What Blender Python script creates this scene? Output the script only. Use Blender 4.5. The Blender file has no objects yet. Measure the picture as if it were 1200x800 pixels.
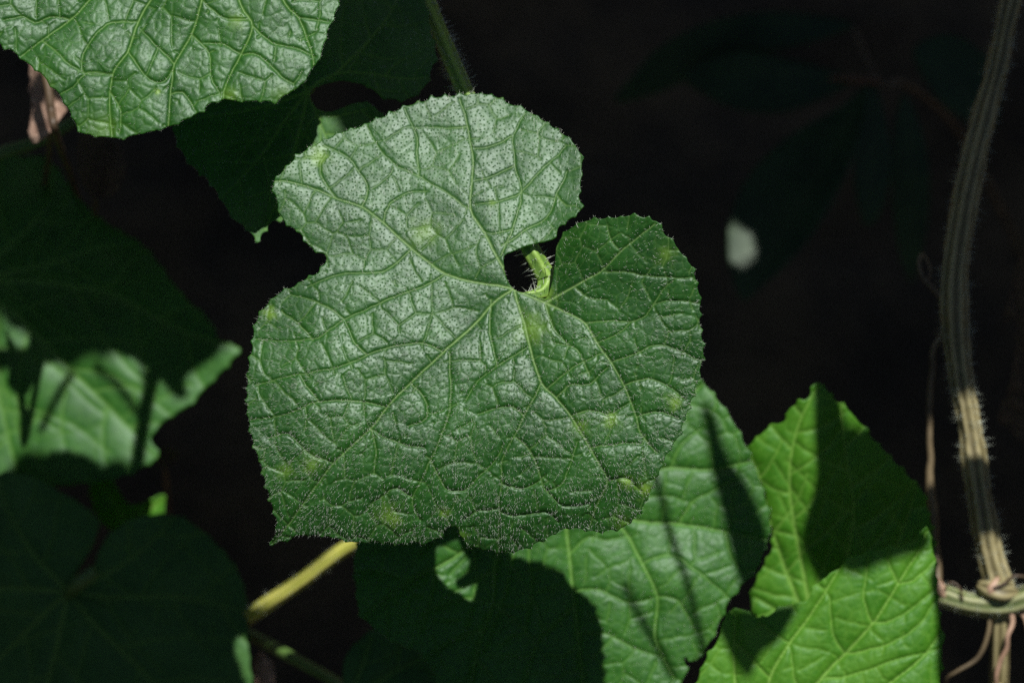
import bpy, math, random
import numpy as np
from mathutils import Vector, Matrix

# ------------------------------------------------------------------ camera, sky, sun
sc = bpy.context.scene
C = bpy.data.collections.new('garden'); sc.collection.children.link(C)
PX = 0.000225                      # metres per photo pixel at the focused leaf (1200 px = 27 cm)
CM = 1.0 / (PX * 100)              # pixels per centimetre
DIST = 0.80
TILT = math.radians(30)            # camera looks 60 degrees down
EX, EY, EZ = Vector((1, 0, 0)), Vector((0, math.cos(TILT), math.sin(TILT))), Vector((0, -math.sin(TILT), math.cos(TILT)))
FOCUS = Vector((0, 0, 0.47))
CAM = FOCUS + EZ * DIST
M3 = np.array([EX, EY, EZ]).T
cam_d = bpy.data.cameras.new('camera'); cam = bpy.data.objects.new('camera', cam_d); C.objects.link(cam)
cam.location = CAM; cam.rotation_euler = (TILT, 0, 0)
cam_d.sensor_width = 36; cam_d.lens = 36 * DIST / (1200 * PX)
cam_d.clip_start = 0.01; cam_d.clip_end = 500
cam_d.dof.use_dof = True; cam_d.dof.focus_distance = DIST - 0.004; cam_d.dof.aperture_fstop = 11.0
sc.camera = cam

SUNC = Vector((0.172, 0.715, 0.67)).normalized()          # towards the sun, in the camera's axes
SUNW = EX * SUNC.x + EY * SUNC.y + EZ * SUNC.z
sun_d = bpy.data.lights.new('sun', 'SUN'); sun_d.energy = 5.0; sun_d.angle = math.radians(0.53); sun_d.color = (1.0, 0.985, 0.955)
sun = bpy.data.objects.new('sun', sun_d); C.objects.link(sun)
sun.rotation_euler = SUNW.to_track_quat('Z', 'Y').to_euler(); sun.location = SUNW * 5
w = bpy.data.worlds.new('World'); sc.world = w; w.use_nodes = True
nt = w.node_tree; nt.nodes.clear()
sky = nt.nodes.new('ShaderNodeTexSky'); sky.sky_type = 'NISHITA'; sky.sun_disc = False
sky.sun_elevation = math.asin(SUNW.z); sky.sun_rotation = math.atan2(SUNW.x, SUNW.y)
bg = nt.nodes.new('ShaderNodeBackground'); bg.inputs[1].default_value = 0.055
wo = nt.nodes.new('ShaderNodeOutputWorld')
nt.links.new(sky.outputs[0], bg.inputs[0]); nt.links.new(bg.outputs[0], wo.inputs[0])
vs = sc.view_settings; vs.view_transform = 'Standard'; vs.look = 'None'; vs.exposure = 0.22; vs.gamma = 1.0; vs.use_curve_mapping = False
sc.cycles.use_denoising = False
sc.cycles.max_bounces = 7

# ------------------------------------------------------------------ helpers
rng = np.random.default_rng(7)
CAMN = np.array(CAM)
def P(x, y, z):
    """photo pixel + height above the focus plane (in pixels, towards the camera) -> world points (n,3)"""
    x, y, z = np.broadcast_arrays(np.asarray(x, float), np.asarray(y, float), np.asarray(z, float))
    dep = DIST - z * PX
    c = np.stack([(x - 600) * PX / DIST * dep, (400 - y) * PX / DIST * dep, -dep], -1)
    return CAMN + c @ M3.T
def unP(p):
    c = (np.asarray(p) - CAMN) @ M3
    dep = -c[..., 2]
    return c[..., 0] / dep * DIST / PX + 600, 400 - c[..., 1] / dep * DIST / PX, (DIST - dep) / PX
SUNN = np.array(SUNW)
def along_sun(pts, zr, zb):
    """points of the plane zr moved towards the sun up to the plane zb"""
    p = P(pts[:, 0], pts[:, 1], zr)
    return p + SUNN * ((zb - zr) * PX / SUNC.z)

def vnoise(x, y, s, seed):
    r = np.random.default_rng(seed); G = r.random((64, 64))
    u, v = np.asarray(x, float) / s, np.asarray(y, float) / s
    i, j = np.floor(u).astype(int), np.floor(v).astype(int); fu, fv = u - i, v - j
    fu = fu * fu * (3 - 2 * fu); fv = fv * fv * (3 - 2 * fv)
    g = lambda a, b: G[a % 64, b % 64]
    return ((g(i, j) * (1 - fu) + g(i + 1, j) * fu) * (1 - fv) + (g(i, j + 1) * (1 - fu) + g(i + 1, j + 1) * fu) * fv) * 2 - 1

def catmull(pts, step, closed=False):
    p = np.array(pts, float); n = len(p); out = []
    for i in range(n if closed else n - 1):
        if closed: a, b, c, d = p[(i - 1) % n], p[i], p[(i + 1) % n], p[(i + 2) % n]
        else: a, b, c, d = p[max(i - 1, 0)], p[i], p[i + 1], p[min(i + 2, n - 1)]
        k = max(1, int(np.linalg.norm((c - b)[:2]) / step))
        for t in np.arange(k) / k:
            out.append(0.5 * (2 * b + (c - a) * t + (2 * a - 5 * b + 4 * c - d) * t * t + (3 * b - a - 3 * c + d) * t ** 3))
    if not closed: out.append(p[-1])
    return np.array(out)

def new_obj(name, me, mat=None, parent=None):
    o = bpy.data.objects.new(name, me); C.objects.link(o)
    if mat and me is not None: me.materials.append(mat)
    if parent: o.parent = parent
    return o
def tag(o, label=None, cat=None, group=None, kind=None):
    if label: o['label'] = label
    if cat: o['category'] = cat
    if group: o['group'] = group
    if kind: o['kind'] = kind
    return o
def raw_mesh(name, co, faces, k, smooth=True):
    me = bpy.data.meshes.new(name); co = np.asarray(co, np.float32); faces = np.asarray(faces, np.int32)
    me.vertices.add(len(co)); me.vertices.foreach_set('co', co.ravel())
    me.loops.add(faces.size); me.loops.foreach_set('vertex_index', faces.ravel())
    me.polygons.add(len(faces)); me.polygons.foreach_set('loop_start', np.arange(0, faces.size, k, dtype=np.int32))
    me.polygons.foreach_set('use_smooth', np.full(len(faces), smooth))
    me.update(calc_edges=True); me.validate()
    return me
def attr(me, name, vals):
    a = me.attributes.new(name, 'FLOAT', 'POINT'); a.data.foreach_set('value', np.asarray(vals, np.float32))
def attr_vec(me, name, vals):
    a = me.attributes.new(name, 'FLOAT_VECTOR', 'POINT'); a.data.foreach_set('vector', np.asarray(vals, np.float32).ravel())
def empty(name, loc):
    o = bpy.data.objects.new(name, None); o.empty_display_size = 0.01; C.objects.link(o); o.location = Vector(loc); return o

# ------------------------------------------------------------------ materials
class NB:
    def __init__(s, name):
        s.m = bpy.data.materials.new(name); s.m.use_nodes = True; s.t = s.m.node_tree; s.t.nodes.clear()
        s.out = s.n('ShaderNodeOutputMaterial')
    def n(s, typ, **kw):
        o = s.t.nodes.new(typ)
        for k, v in kw.items():
            if k.startswith('i_'):
                key = k[2:]; key = int(key) if key.isdigit() else key.replace('_', ' ')
                if isinstance(v, bpy.types.NodeSocket): s.t.links.new(v, o.inputs[key])
                else: o.inputs[key].default_value = v
            else: setattr(o, k, v)
        return o
    def math(s, op, a, b=0.0, c=0.0): return s.n('ShaderNodeMath', operation=op, i_0=a, i_1=b, i_2=c).outputs[0]
    def mix(s, f, a, b):
        o = s.n('ShaderNodeMix', data_type='RGBA'); 
        for k, v in ((0, f), (6, a), (7, b)):
            if isinstance(v, bpy.types.NodeSocket): s.t.links.new(v, o.inputs[k])
            else: o.inputs[k].default_value = v if k == 0 else (*v, 1)
        return o.outputs[2]
    def at(s, name, vec=False):
        a = s.n('ShaderNodeAttribute', attribute_name=name); return a.outputs['Vector'] if vec else a.outputs['Fac']
    def ramp(s, f, a, b, smooth=True):
        return s.n('ShaderNodeMapRange', interpolation_type='SMOOTHSTEP' if smooth else 'LINEAR', i_0=f, i_1=a, i_2=b).outputs[0]
    def done(s, sh): s.t.links.new(sh, s.out.inputs[0]); return s.m

def leaf_material(name, dark, light, vein, rough=0.47, spec=0.5, dots=1.0, transl=0.0):
    b = NB(name)
    uv = b.at('leaf_uv', True)                           # millimetres over the blade
    n1 = b.n('ShaderNodeTexNoise', i_Vector=uv, i_Scale=0.06, i_Detail=4.0).outputs[0]
    n2 = b.n('ShaderNodeTexNoise', i_Vector=uv, i_Scale=0.55, i_Detail=5.0, i_Roughness=0.65).outputs[0]
    f = b.math('ADD', b.math('MULTIPLY', n1, 0.55), b.math('MULTIPLY', n2, 0.45))
    col = b.mix(b.ramp(f, 0.36, 0.64), dark, light)
    bl = b.n('ShaderNodeTexNoise', i_Vector=uv, i_Scale=0.21, i_Detail=4.0, i_Roughness=0.7).outputs[0]
    col = b.mix(b.math('MULTIPLY', b.ramp(bl, 0.60, 0.72), 0.4), col, tuple(c * 1.5 + 0.02 for c in light))
    col = b.mix(b.math('MULTIPLY', b.at('young'), 0.9), col, (0.17, 0.30, 0.03))
    col = b.mix(b.at('vein'), col, vein)
    vor = b.n('ShaderNodeTexVoronoi', voronoi_dimensions='2D', feature='F1', i_Vector=uv, i_Scale=0.92, i_Randomness=0.8)
    dot = b.ramp(vor.outputs['Distance'], b.math('ADD', 0.21, b.math('MULTIPLY', n2, 0.18)), 0.08)    # hair bases, dots darkened in colour for hair shadow and lost sheen
    dotw = b.math('MULTIPLY', dot, b.math('SUBTRACT', 1.0, b.at('vein')))
    col = b.mix(b.math('MULTIPLY', dotw, 0.3 * dots), col, tuple(c * 0.35 for c in dark))
    gr = b.n('ShaderNodeTexNoise', i_Vector=uv, i_Scale=2.4, i_Detail=3.0, i_Roughness=0.6).outputs[0]
    h = b.math('ADD', b.math('MULTIPLY', dot, 0.4 * dots), b.math('MULTIPLY', gr, 0.55))
    h = b.math('ADD', h, b.math('MULTIPLY', n2, 0.5))
    bump = b.n('ShaderNodeBump', i_Strength=0.34, i_Distance=0.00016, i_Height=h)
    r = b.math('ADD', rough - 0.06, b.math('MULTIPLY', n2, 0.12))
    r = b.math('ADD', r, b.math('MULTIPLY', b.at('vein'), 0.08))
    r = b.math('ADD', r, b.math('MULTIPLY', dotw, 0.25 * dots))
    sp = b.math('MULTIPLY', spec, b.math('MULTIPLY', b.math('SUBTRACT', 1.0, b.math('MULTIPLY', dotw, 0.75 * dots)), b.math('SUBTRACT', 1.0, b.math('MULTIPLY', b.at('crease'), 0.65))))
    p = b.n('ShaderNodeBsdfPrincipled', i_Base_Color=col, i_Roughness=r, i_Normal=bump.outputs[0])
    b.t.links.new(sp, p.inputs['Specular IOR Level']); p.inputs['Specular Tint'].default_value = (0.86, 1.0, 0.9, 1)
    sh = p.outputs[0]
    if transl:
        tr = b.n('ShaderNodeBsdfTranslucent', i_Color=(0.36, 0.75, 0.07, 1))
        sh = b.n('ShaderNodeMixShader', i_0=transl, i_1=sh, i_2=tr.outputs[0]).outputs[0]
    return b.done(sh)

M_MAIN = leaf_material('leaf_surface', (0.008, 0.052, 0.004), (0.020, 0.090, 0.009), (0.21, 0.33, 0.11), rough=0.43, spec=0.54, dots=0.65, transl=0.25)
M_UPPER = leaf_material('leaf_surface_upper', (0.011, 0.062, 0.005), (0.025, 0.106, 0.011), (0.18, 0.31, 0.08), rough=0.45, spec=0.52, dots=0.25, transl=0.25)
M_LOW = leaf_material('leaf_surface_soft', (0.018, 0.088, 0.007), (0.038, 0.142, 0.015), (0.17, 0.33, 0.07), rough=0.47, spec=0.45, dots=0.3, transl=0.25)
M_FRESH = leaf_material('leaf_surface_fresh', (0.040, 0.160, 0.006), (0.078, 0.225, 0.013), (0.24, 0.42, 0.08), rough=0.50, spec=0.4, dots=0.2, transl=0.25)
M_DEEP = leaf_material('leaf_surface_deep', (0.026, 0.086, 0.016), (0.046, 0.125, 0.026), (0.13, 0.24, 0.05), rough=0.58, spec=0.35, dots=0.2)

def hair_material():
    b = NB('hair_white')
    p = b.n('ShaderNodeBsdfPrincipled', i_Base_Color=(0.58, 0.63, 0.52, 1), i_Roughness=0.35)
    t = b.n('ShaderNodeBsdfTranslucent', i_Color=(0.75, 0.8, 0.68, 1))
    return b.done(b.n('ShaderNodeMixShader', i_0=0.3, i_1=p.outputs[0], i_2=t.outputs[0]).outputs[0])
M_HAIR = hair_material()

def stem_material(name, groove, ridge, scale=300):
    b = NB(name)
    geo = b.n('ShaderNodeTexCoord').outputs['Object']
    n1 = b.n('ShaderNodeTexNoise', i_Vector=geo, i_Scale=scale * 0.25, i_Detail=4.0).outputs[0]
    n2 = b.n('ShaderNodeTexNoise', i_Vector=geo, i_Scale=scale * 4, i_Detail=3.0).outputs[0]
    f = b.math('ADD', b.at('ridge'), b.math('MULTIPLY', b.math('SUBTRACT', n1, 0.5), 1.6))
    col = b.mix(b.ramp(f, 0.1, 0.9), groove, ridge)
    bump = b.n('ShaderNodeBump', i_Strength=0.5, i_Distance=0.0003, i_Height=n2)
    p = b.n('ShaderNodeBsdfPrincipled', i_Base_Color=col, i_Roughness=0.5, i_Normal=bump.outputs[0])
    return b.done(p.outputs[0])
M_STEM = stem_material('stem_pale', (0.11, 0.09, 0.035), (0.31, 0.265, 0.13))
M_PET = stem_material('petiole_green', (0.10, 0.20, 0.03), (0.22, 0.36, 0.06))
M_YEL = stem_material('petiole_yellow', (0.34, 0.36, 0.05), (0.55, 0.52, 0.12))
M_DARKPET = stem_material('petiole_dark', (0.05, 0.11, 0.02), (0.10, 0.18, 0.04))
M_BRANCH = stem_material('branch_pale', (0.10, 0.13, 0.04), (0.27, 0.28, 0.13))
M_TWIG = stem_material('twig_brown', (0.07, 0.05, 0.028), (0.20, 0.15, 0.08))
M_TAN = stem_material('dry_tan', (0.26, 0.15, 0.095), (0.48, 0.31, 0.21))
M_BROWN = stem_material('dry_brown', (0.055, 0.035, 0.02), (0.13, 0.085, 0.045))

# ------------------------------------------------------------------ leaf builder
def toothed(outline, period, amp, base, keep, seed):
    c = catmull(outline, 1.5, True); n = len(c)
    d = np.roll(c, -1, 0) - np.roll(c, 1, 0); d /= np.linalg.norm(d, axis=1)[:, None] + 1e-9
    area = np.sum(c[:, 0] * np.roll(c[:, 1], -1) - np.roll(c[:, 0], -1) * c[:, 1])
    nor = np.stack([d[:, 1], -d[:, 0]], 1) * (1 if area > 0 else -1)
    s = np.cumsum(np.linalg.norm(c - np.roll(c, 1, 0), axis=1))
    ph = s / period + 0.45 * vnoise(s, 0 * s, period * 2.3, seed)
    t = ph - np.floor(ph); k = np.floor(ph).astype(int)
    am = amp * (0.45 + 0.9 * np.random.default_rng(seed).random(999)[k % 999])
    prof = np.clip(1 - np.abs(t - 0.55) / 0.3, 0, 1) ** 1.3
    fade = np.clip((np.linalg.norm(c - np.array(base), axis=1) - keep) / 40, 0, 1)
    wob = amp * 0.5 * vnoise(s, 0 * s + 9, period * 1.2, seed + 1)
    return c + nor * ((prof * am - amp * 0.25 + wob) * fade)[:, None]

def auto_secondary(prim, seed, gap=38, reach=0.55, bend=0.5):
    r = np.random.default_rng(seed); out = []
    for v in prim:
        c = catmull(v, 4); L = np.cumsum(np.r_[0, np.linalg.norm(np.diff(c[:, :2], axis=0), axis=1)]); T = L[-1]
        s, side = gap * 0.7, 1
        while s < T * 0.92:
            i = min(np.searchsorted(L, s), len(c) - 2); d = c[i + 1] - c[i]; d = d / (np.linalg.norm(d) + 1e-9)
            ang = math.atan2(d[1], d[0]) + side * (0.95 + 0.2 * r.random()); ln = reach * (T - s) * (0.8 + 0.4 * r.random()) + gap * 0.6
            p = c[i].copy(); pts = [p.copy()]
            for q in range(6):
                p = p + ln / 6 * np.array([math.cos(ang), math.sin(ang)]); ang -= side * bend * (0.1 + 0.12 * r.random()); pts.append(p.copy())
            out.append(pts); s += gap * (0.35 + 0.4 * r.random()); side = -side
    return out

def build_blade(name, outline, base, prim, sec, macro, z0, h, mat, parent, cell=30, cell2=13, relief=(2.6, 2.4, 2.0, 0.6),
                teeth=(17, 3.0, 70), vw=2.2, seed=1, young=(), thick=0.00035, rscale=None):
    poly = toothed(outline, teeth[0], teeth[1], base, teeth[2], seed)
    x0, y0 = poly.min(0) - 2 * h; x1, y1 = poly.max(0) + 2 * h
    gx, gy = np.arange(x0, x1 + h, h), np.arange(y0, y1 + h, h); nx, ny = len(gx), len(gy)
    q = np.roll(poly, -1, 0); inside = np.zeros((ny - 1, nx - 1), bool)
    for j in range(ny - 1):
        yc = gy[j] + h / 2; m = (poly[:, 1] <= yc) != (q[:, 1] <= yc)
        xs = np.sort(poly[m, 0] + (yc - poly[m, 1]) / (q[m, 1] - poly[m, 1]) * (q[m, 0] - poly[m, 0]))
        for a, b_ in zip(xs[::2], xs[1::2]): inside[j, (gx[:-1] + h / 2 >= a) & (gx[:-1] + h / 2 < b_)] = True
    cnt = np.zeros((ny, nx), int)
    for dj in (0, 1):
        for di in (0, 1): cnt[dj:ny - 1 + dj, di:nx - 1 + di] += inside
    X, Y = np.meshgrid(gx, gy)
    bj, bi = np.nonzero((cnt > 0) & (cnt < 4))
    bp = np.stack([X[bj, bi], Y[bj, bi]], 1); best = np.full(len(bp), 1e9); bq = bp.copy()
    dq = q - poly; L2 = (dq ** 2).sum(1) + 1e-12
    for s in range(0, len(bp), 400):
        pp = bp[s:s + 400, None, :]; t = np.clip(((pp - poly) * dq).sum(2) / L2, 0, 1)
        c = poly + t[..., None] * dq; dd = ((pp - c) ** 2).sum(2); k = dd.argmin(1)
        bq[s:s + 400] = c[np.arange(len(k)), k]
    X[bj, bi], Y[bj, bi] = bq[:, 0], bq[:, 1]
    # distance fields, on a gently warped copy of the blade so that no vein is a ruled line
    WX = X + 1.5 * vnoise(X, Y, cell * 0.6, seed + 11) + 0.6 * vnoise(X, Y, cell * 0.22, seed + 13); WY = Y + 1.5 * vnoise(X, Y, cell * 0.6, seed + 12) + 0.6 * vnoise(X, Y, cell * 0.22, seed + 14)
    d1 = np.full(X.shape, 99.0); d2 = np.full(X.shape, 99.0); vm = np.zeros(X.shape)
    def lines(vs_, dist, w0, w1, a0, a1, R=48, wp=0.35):
        LX, LY = X + (WX - X) * wp, Y + (WY - Y) * wp
        for v in vs_:
            c = catmull(v, 6); n = len(c) - 1
            for k in range(n):
                a, b_ = c[k], c[k + 1]; lo, hi = np.minimum(a, b_) - R, np.maximum(a, b_) + R
                i0, i1 = np.searchsorted(gx, [lo[0], hi[0]]); j0, j1 = np.searchsorted(gy, [lo[1], hi[1]])
                if i0 >= i1 or j0 >= j1: continue
                sx, sy = LX[j0:j1, i0:i1], LY[j0:j1, i0:i1]; e = b_ - a; l2 = e @ e + 1e-9
                t = np.clip(((sx - a[0]) * e[0] + (sy - a[1]) * e[1]) / l2, 0, 1)
                dd = np.hypot(sx - a[0] - t * e[0], sy - a[1] - t * e[1])
                np.minimum(dist[j0:j1, i0:i1], dd, out=dist[j0:j1, i0:i1])
                u = (k + t) / n; ww = w0 * (1 - u) + w1 * u; aa = a0 * (1 - u) + a1 * u
                np.maximum(vm[j0:j1, i0:i1], aa * np.exp(-(dd / ww) ** 2), out=vm[j0:j1, i0:i1])
    lines(prim, d1, vw, vw * 0.5, 0.95, 0.6); lines(sec, d2, vw * 0.6, vw * 0.45, 0.58, 0.40, wp=0.8)
    d12 = np.minimum(d1, d2)
    def voro(cs, sd, clear):
        r = np.random.default_rng(sd); F1 = np.full(X.shape, 1e6); F2 = F1.copy(); I1 = np.zeros(X.shape, int); I2 = I1.copy(); seeds = []
        for a in np.arange(x0 - cs, x1 + cs, cs):
            for b_ in np.arange(y0 - cs, y1 + cs, cs):
                p = (a + cs * (r.random() * 0.86), b_ + cs * (r.random() * 0.86 + 0.5 * (int(a / cs) % 2)))
                i, j = int((p[0] - x0) / h), int((p[1] - y0) / h)
                if 0 <= i < nx and 0 <= j < ny and d12[j, i] < clear: continue
                seeds.append(p)
        R = 2.6 * cs
        for k, p in enumerate(seeds):
            i0, i1 = np.searchsorted(gx, [p[0] - R, p[0] + R]); j0, j1 = np.searchsorted(gy, [p[1] - R, p[1] + R])
            if i0 >= i1 or j0 >= j1: continue
            sl = (slice(j0, j1), slice(i0, i1)); dd = np.hypot(WX[sl] - p[0], WY[sl] - p[1])
            f1, f2, a1, a2 = F1[sl], F2[sl], I1[sl], I2[sl]
            m1 = dd < f1; m2 = (dd < f2) & ~m1
            f2[m1] = f1[m1]; a2[m1] = a1[m1]; f1[m1] = dd[m1]; a1[m1] = k; f2[m2] = dd[m2]; a2[m2] = k
        S = np.array(seeds); sep = np.hypot(S[I1, 0] - S[I2, 0], S[I1, 1] - S[I2, 1]) + 1e-6
        dist = np.where(F2 < 1e5, (F2 ** 2 - F1 ** 2) / (2 * sep), 99)
        gyy, gxx = np.gradient(d12, h); gl = np.hypot(gxx, gyy) + 1e-6
        par = np.abs((S[I1, 0] - S[I2, 0]) / sep * gxx / gl + (S[I1, 1] - S[I2, 1]) / sep * gyy / gl)
        sm = lambda t: np.clip(t, 0, 1) ** 2 * (3 - 2 * np.clip(t, 0, 1))
        return dist + 25 * sm((par - 0.58) / 0.2) * sm((0.58 * cs - d12) / (0.2 * cs)), I1
    dv, idv = voro(cell, seed + 21, cell * 0.26)
    dw, idw = voro(cell2, seed + 22, 0)
    d3 = np.minimum(d12, dv); d4 = np.minimum(d3, dw)
    vm = np.maximum(vm, 0.34 * np.exp(-(dv / (vw * 0.5)) ** 2)); vm = np.maximum(vm, 0.15 * np.exp(-(dw / (vw * 0.4)) ** 2))
    e = lambda d, s: 1 - np.exp(-d / s)
    puff = 0.65 + 0.7 * np.random.default_rng(seed + 5).random(idv.max() + 1)[idv]
    k = cell / 31
    Z = relief[0] * e(d1, 12 * k) + relief[1] * (0.38 * e(d12, 1.3 * k) + 0.36 * e(d12, 8 * k)) + relief[2] * puff * (0.32 * e(d3, 1.0 * k) + 0.36 * e(d3, 6 * k)) + relief[3] * e(d4, 1.1 * k)
    if rscale is not None: Z = Z * rscale(X, Y)
    Z = Z + 0.28 * vnoise(X, Y, cell * 0.3, seed + 31)
    fe = np.clip(cnt / 4, 0, 1)
    Z = Z + macro(X, Y) + z0
    idx = np.full((ny, nx), -1); used = cnt > 0; nv = used.sum(); idx[used] = np.arange(nv)
    fj, fi = np.nonzero(inside)
    faces = np.stack([idx[fj + 1, fi], idx[fj + 1, fi + 1], idx[fj, fi + 1], idx[fj, fi]], 1)
    co = P(X[used], Y[used], Z[used])
    org = P(*base, z0)
    me = raw_mesh(name, co - org, faces, 4)
    attr(me, 'vein', vm[used]); attr(me, 'crease', np.maximum(np.exp(-(d3 / 1.15) ** 2), 0.4 * np.exp(-(dw / 0.9) ** 2))[used])
    yg = np.zeros(nv)
    for (sx, sy, rr, a) in young:
        dd = np.hypot(X[used] - sx, (Y[used] - sy)); yg = np.maximum(yg, a * np.exp(-(dd / rr * (1 + 0.4 * vnoise(X[used], Y[used], rr * 0.6, seed + 41))) ** 2))
    attr(me, 'young', yg)
    attr_vec(me, 'leaf_uv', np.stack([X[used], Y[used], np.zeros(nv)], 1) * PX * 1000)
    o = new_obj(name, me, mat, parent)
    if parent is None: o.location = Vector(org)
    else: o.location = Vector(org) - parent.location
    md = o.modifiers.new('thickness', 'SOLIDIFY'); md.thickness = thick; md.offset = -1
    # for the hairs
    gyz, gxz = np.gradient(Z, h)
    return dict(obj=o, org=org, X=X, Y=Y, Z=Z, used=used, gx=gxz, gy=gyz, full=cnt == 4, vm=vm, base=base, poly=poly)

def cones(name, root, tip, rad, mat, parent, sides=3):
    n = len(root); ax = tip - root; ax /= np.linalg.norm(ax, axis=1)[:, None] + 1e-12
    ref = np.where(np.abs(ax[:, 2:3]) < 0.9, [[0, 0, 1.0]], [[1.0, 0, 0]]); u = np.cross(ax, ref); u /= np.linalg.norm(u, axis=1)[:, None]; v = np.cross(ax, u)
    rad = np.broadcast_to(rad, (n,))[:, None]
    vs_ = [root + rad * (math.cos(2 * math.pi * k / sides) * u + math.sin(2 * math.pi * k / sides) * v) for k in range(sides)] + [tip]
    co = np.stack(vs_, 1).reshape(-1, 3); b = np.arange(n)[:, None] * (sides + 1)
    f = np.concatenate([b + np.array([[k, (k + 1) % sides, sides]]) for k in range(sides)], 0)
    me = raw_mesh(name, co - np.array(parent.matrix_world_loc if hasattr(parent, 'matrix_world_loc') else world_loc(parent)), f, 3)
    o = new_obj(name, me, mat, parent); o['kind'] = 'stuff'; return o
def world_loc(o):
    l = Vector((0, 0, 0))
    while o is not None: l = l + o.location; o = o.parent
    return l

def leaf_hairs(B, count, length, rad, lean, seed, rim=0, parent=None, dens=None):
    r = np.random.default_rng(seed); B['full'] = B['full'] & (B['vm'] < 0.55); ok = np.argwhere(B['full'])
    if dens is not None:
        pr = dens(B['X'][B['full']], B['Y'][B['full']]); k = r.choice(len(ok), count, replace=False, p=pr / pr.sum())
    else: k = r.choice(len(ok), min(count, len(ok)), replace=False)
    j, i = ok[k].T
    x, y, z = B['X'][j, i], B['Y'][j, i], B['Z'][j, i]
    n = np.stack([-B['gx'][j, i], B['gy'][j, i], np.ones(len(x))], 1)         # camera axes (y up)
    rad_dir = np.stack([x - B['base'][0], B['base'][1] - y, 0 * x], 1); rad_dir /= np.linalg.norm(rad_dir, axis=1)[:, None] + 1e-6
    n /= np.linalg.norm(n, axis=1)[:, None]
    d = n + lean * rad_dir + 0.16 * r.normal(size=n.shape); d /= np.linalg.norm(d, axis=1)[:, None]
    ln = length * (0.25 + 1.15 * r.random(len(x)) ** 1.5)
    root = P(x, y, z - 0.3); tip = root + (d * ln[:, None] * PX) @ M3.T
    rr = rad * PX * (0.7 + 0.6 * r.random(len(x)))
    if rim:
        poly = B['poly']; kk = r.integers(0, len(poly), rim); c = poly[kk]; nx_ = np.roll(poly, -2, 0)[kk] - np.roll(poly, 2, 0)[kk]
        nx_ /= np.linalg.norm(nx_, axis=1)[:, None] + 1e-9; o2 = np.stack([nx_[:, 1], -nx_[:, 0]], 1)
        cen = np.array(B['base']); sg = np.sign(((c - poly.mean(0)) * o2).sum(1)); o2 *= sg[:, None]
        gi = np.clip(((c[:, 0] - B['X'][0, 0]) / (B['X'][0, -1] - B['X'][0, 0]) * (B['X'].shape[1] - 1)).astype(int), 0, B['X'].shape[1] - 1)
        gj = np.clip(((c[:, 1] - B['Y'][0, 0]) / (B['Y'][-1, 0] - B['Y'][0, 0]) * (B['X'].shape[0] - 1)).astype(int), 0, B['X'].shape[0] - 1)
        rt = P(c[:, 0], c[:, 1], B['Z'][gj, gi] - 0.6)
        dd = np.stack([o2[:, 0], -o2[:, 1], 0.35 + 0 * o2[:, 0]], 1) + 0.35 * r.normal(size=(rim, 3)); dd /= np.linalg.norm(dd, axis=1)[:, None]
        tp = rt + (dd * (length * (0.2 + 0.4 * r.random(rim)))[:, None] * PX) @ M3.T
        root = np.r_[root, rt]; tip = np.r_[tip, tp]; rr = np.r_[rr, np.full(rim, 0.7 * rad * PX)]
    return cones('hairs', root, tip, rr, M_HAIR, parent or B['obj'])

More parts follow.
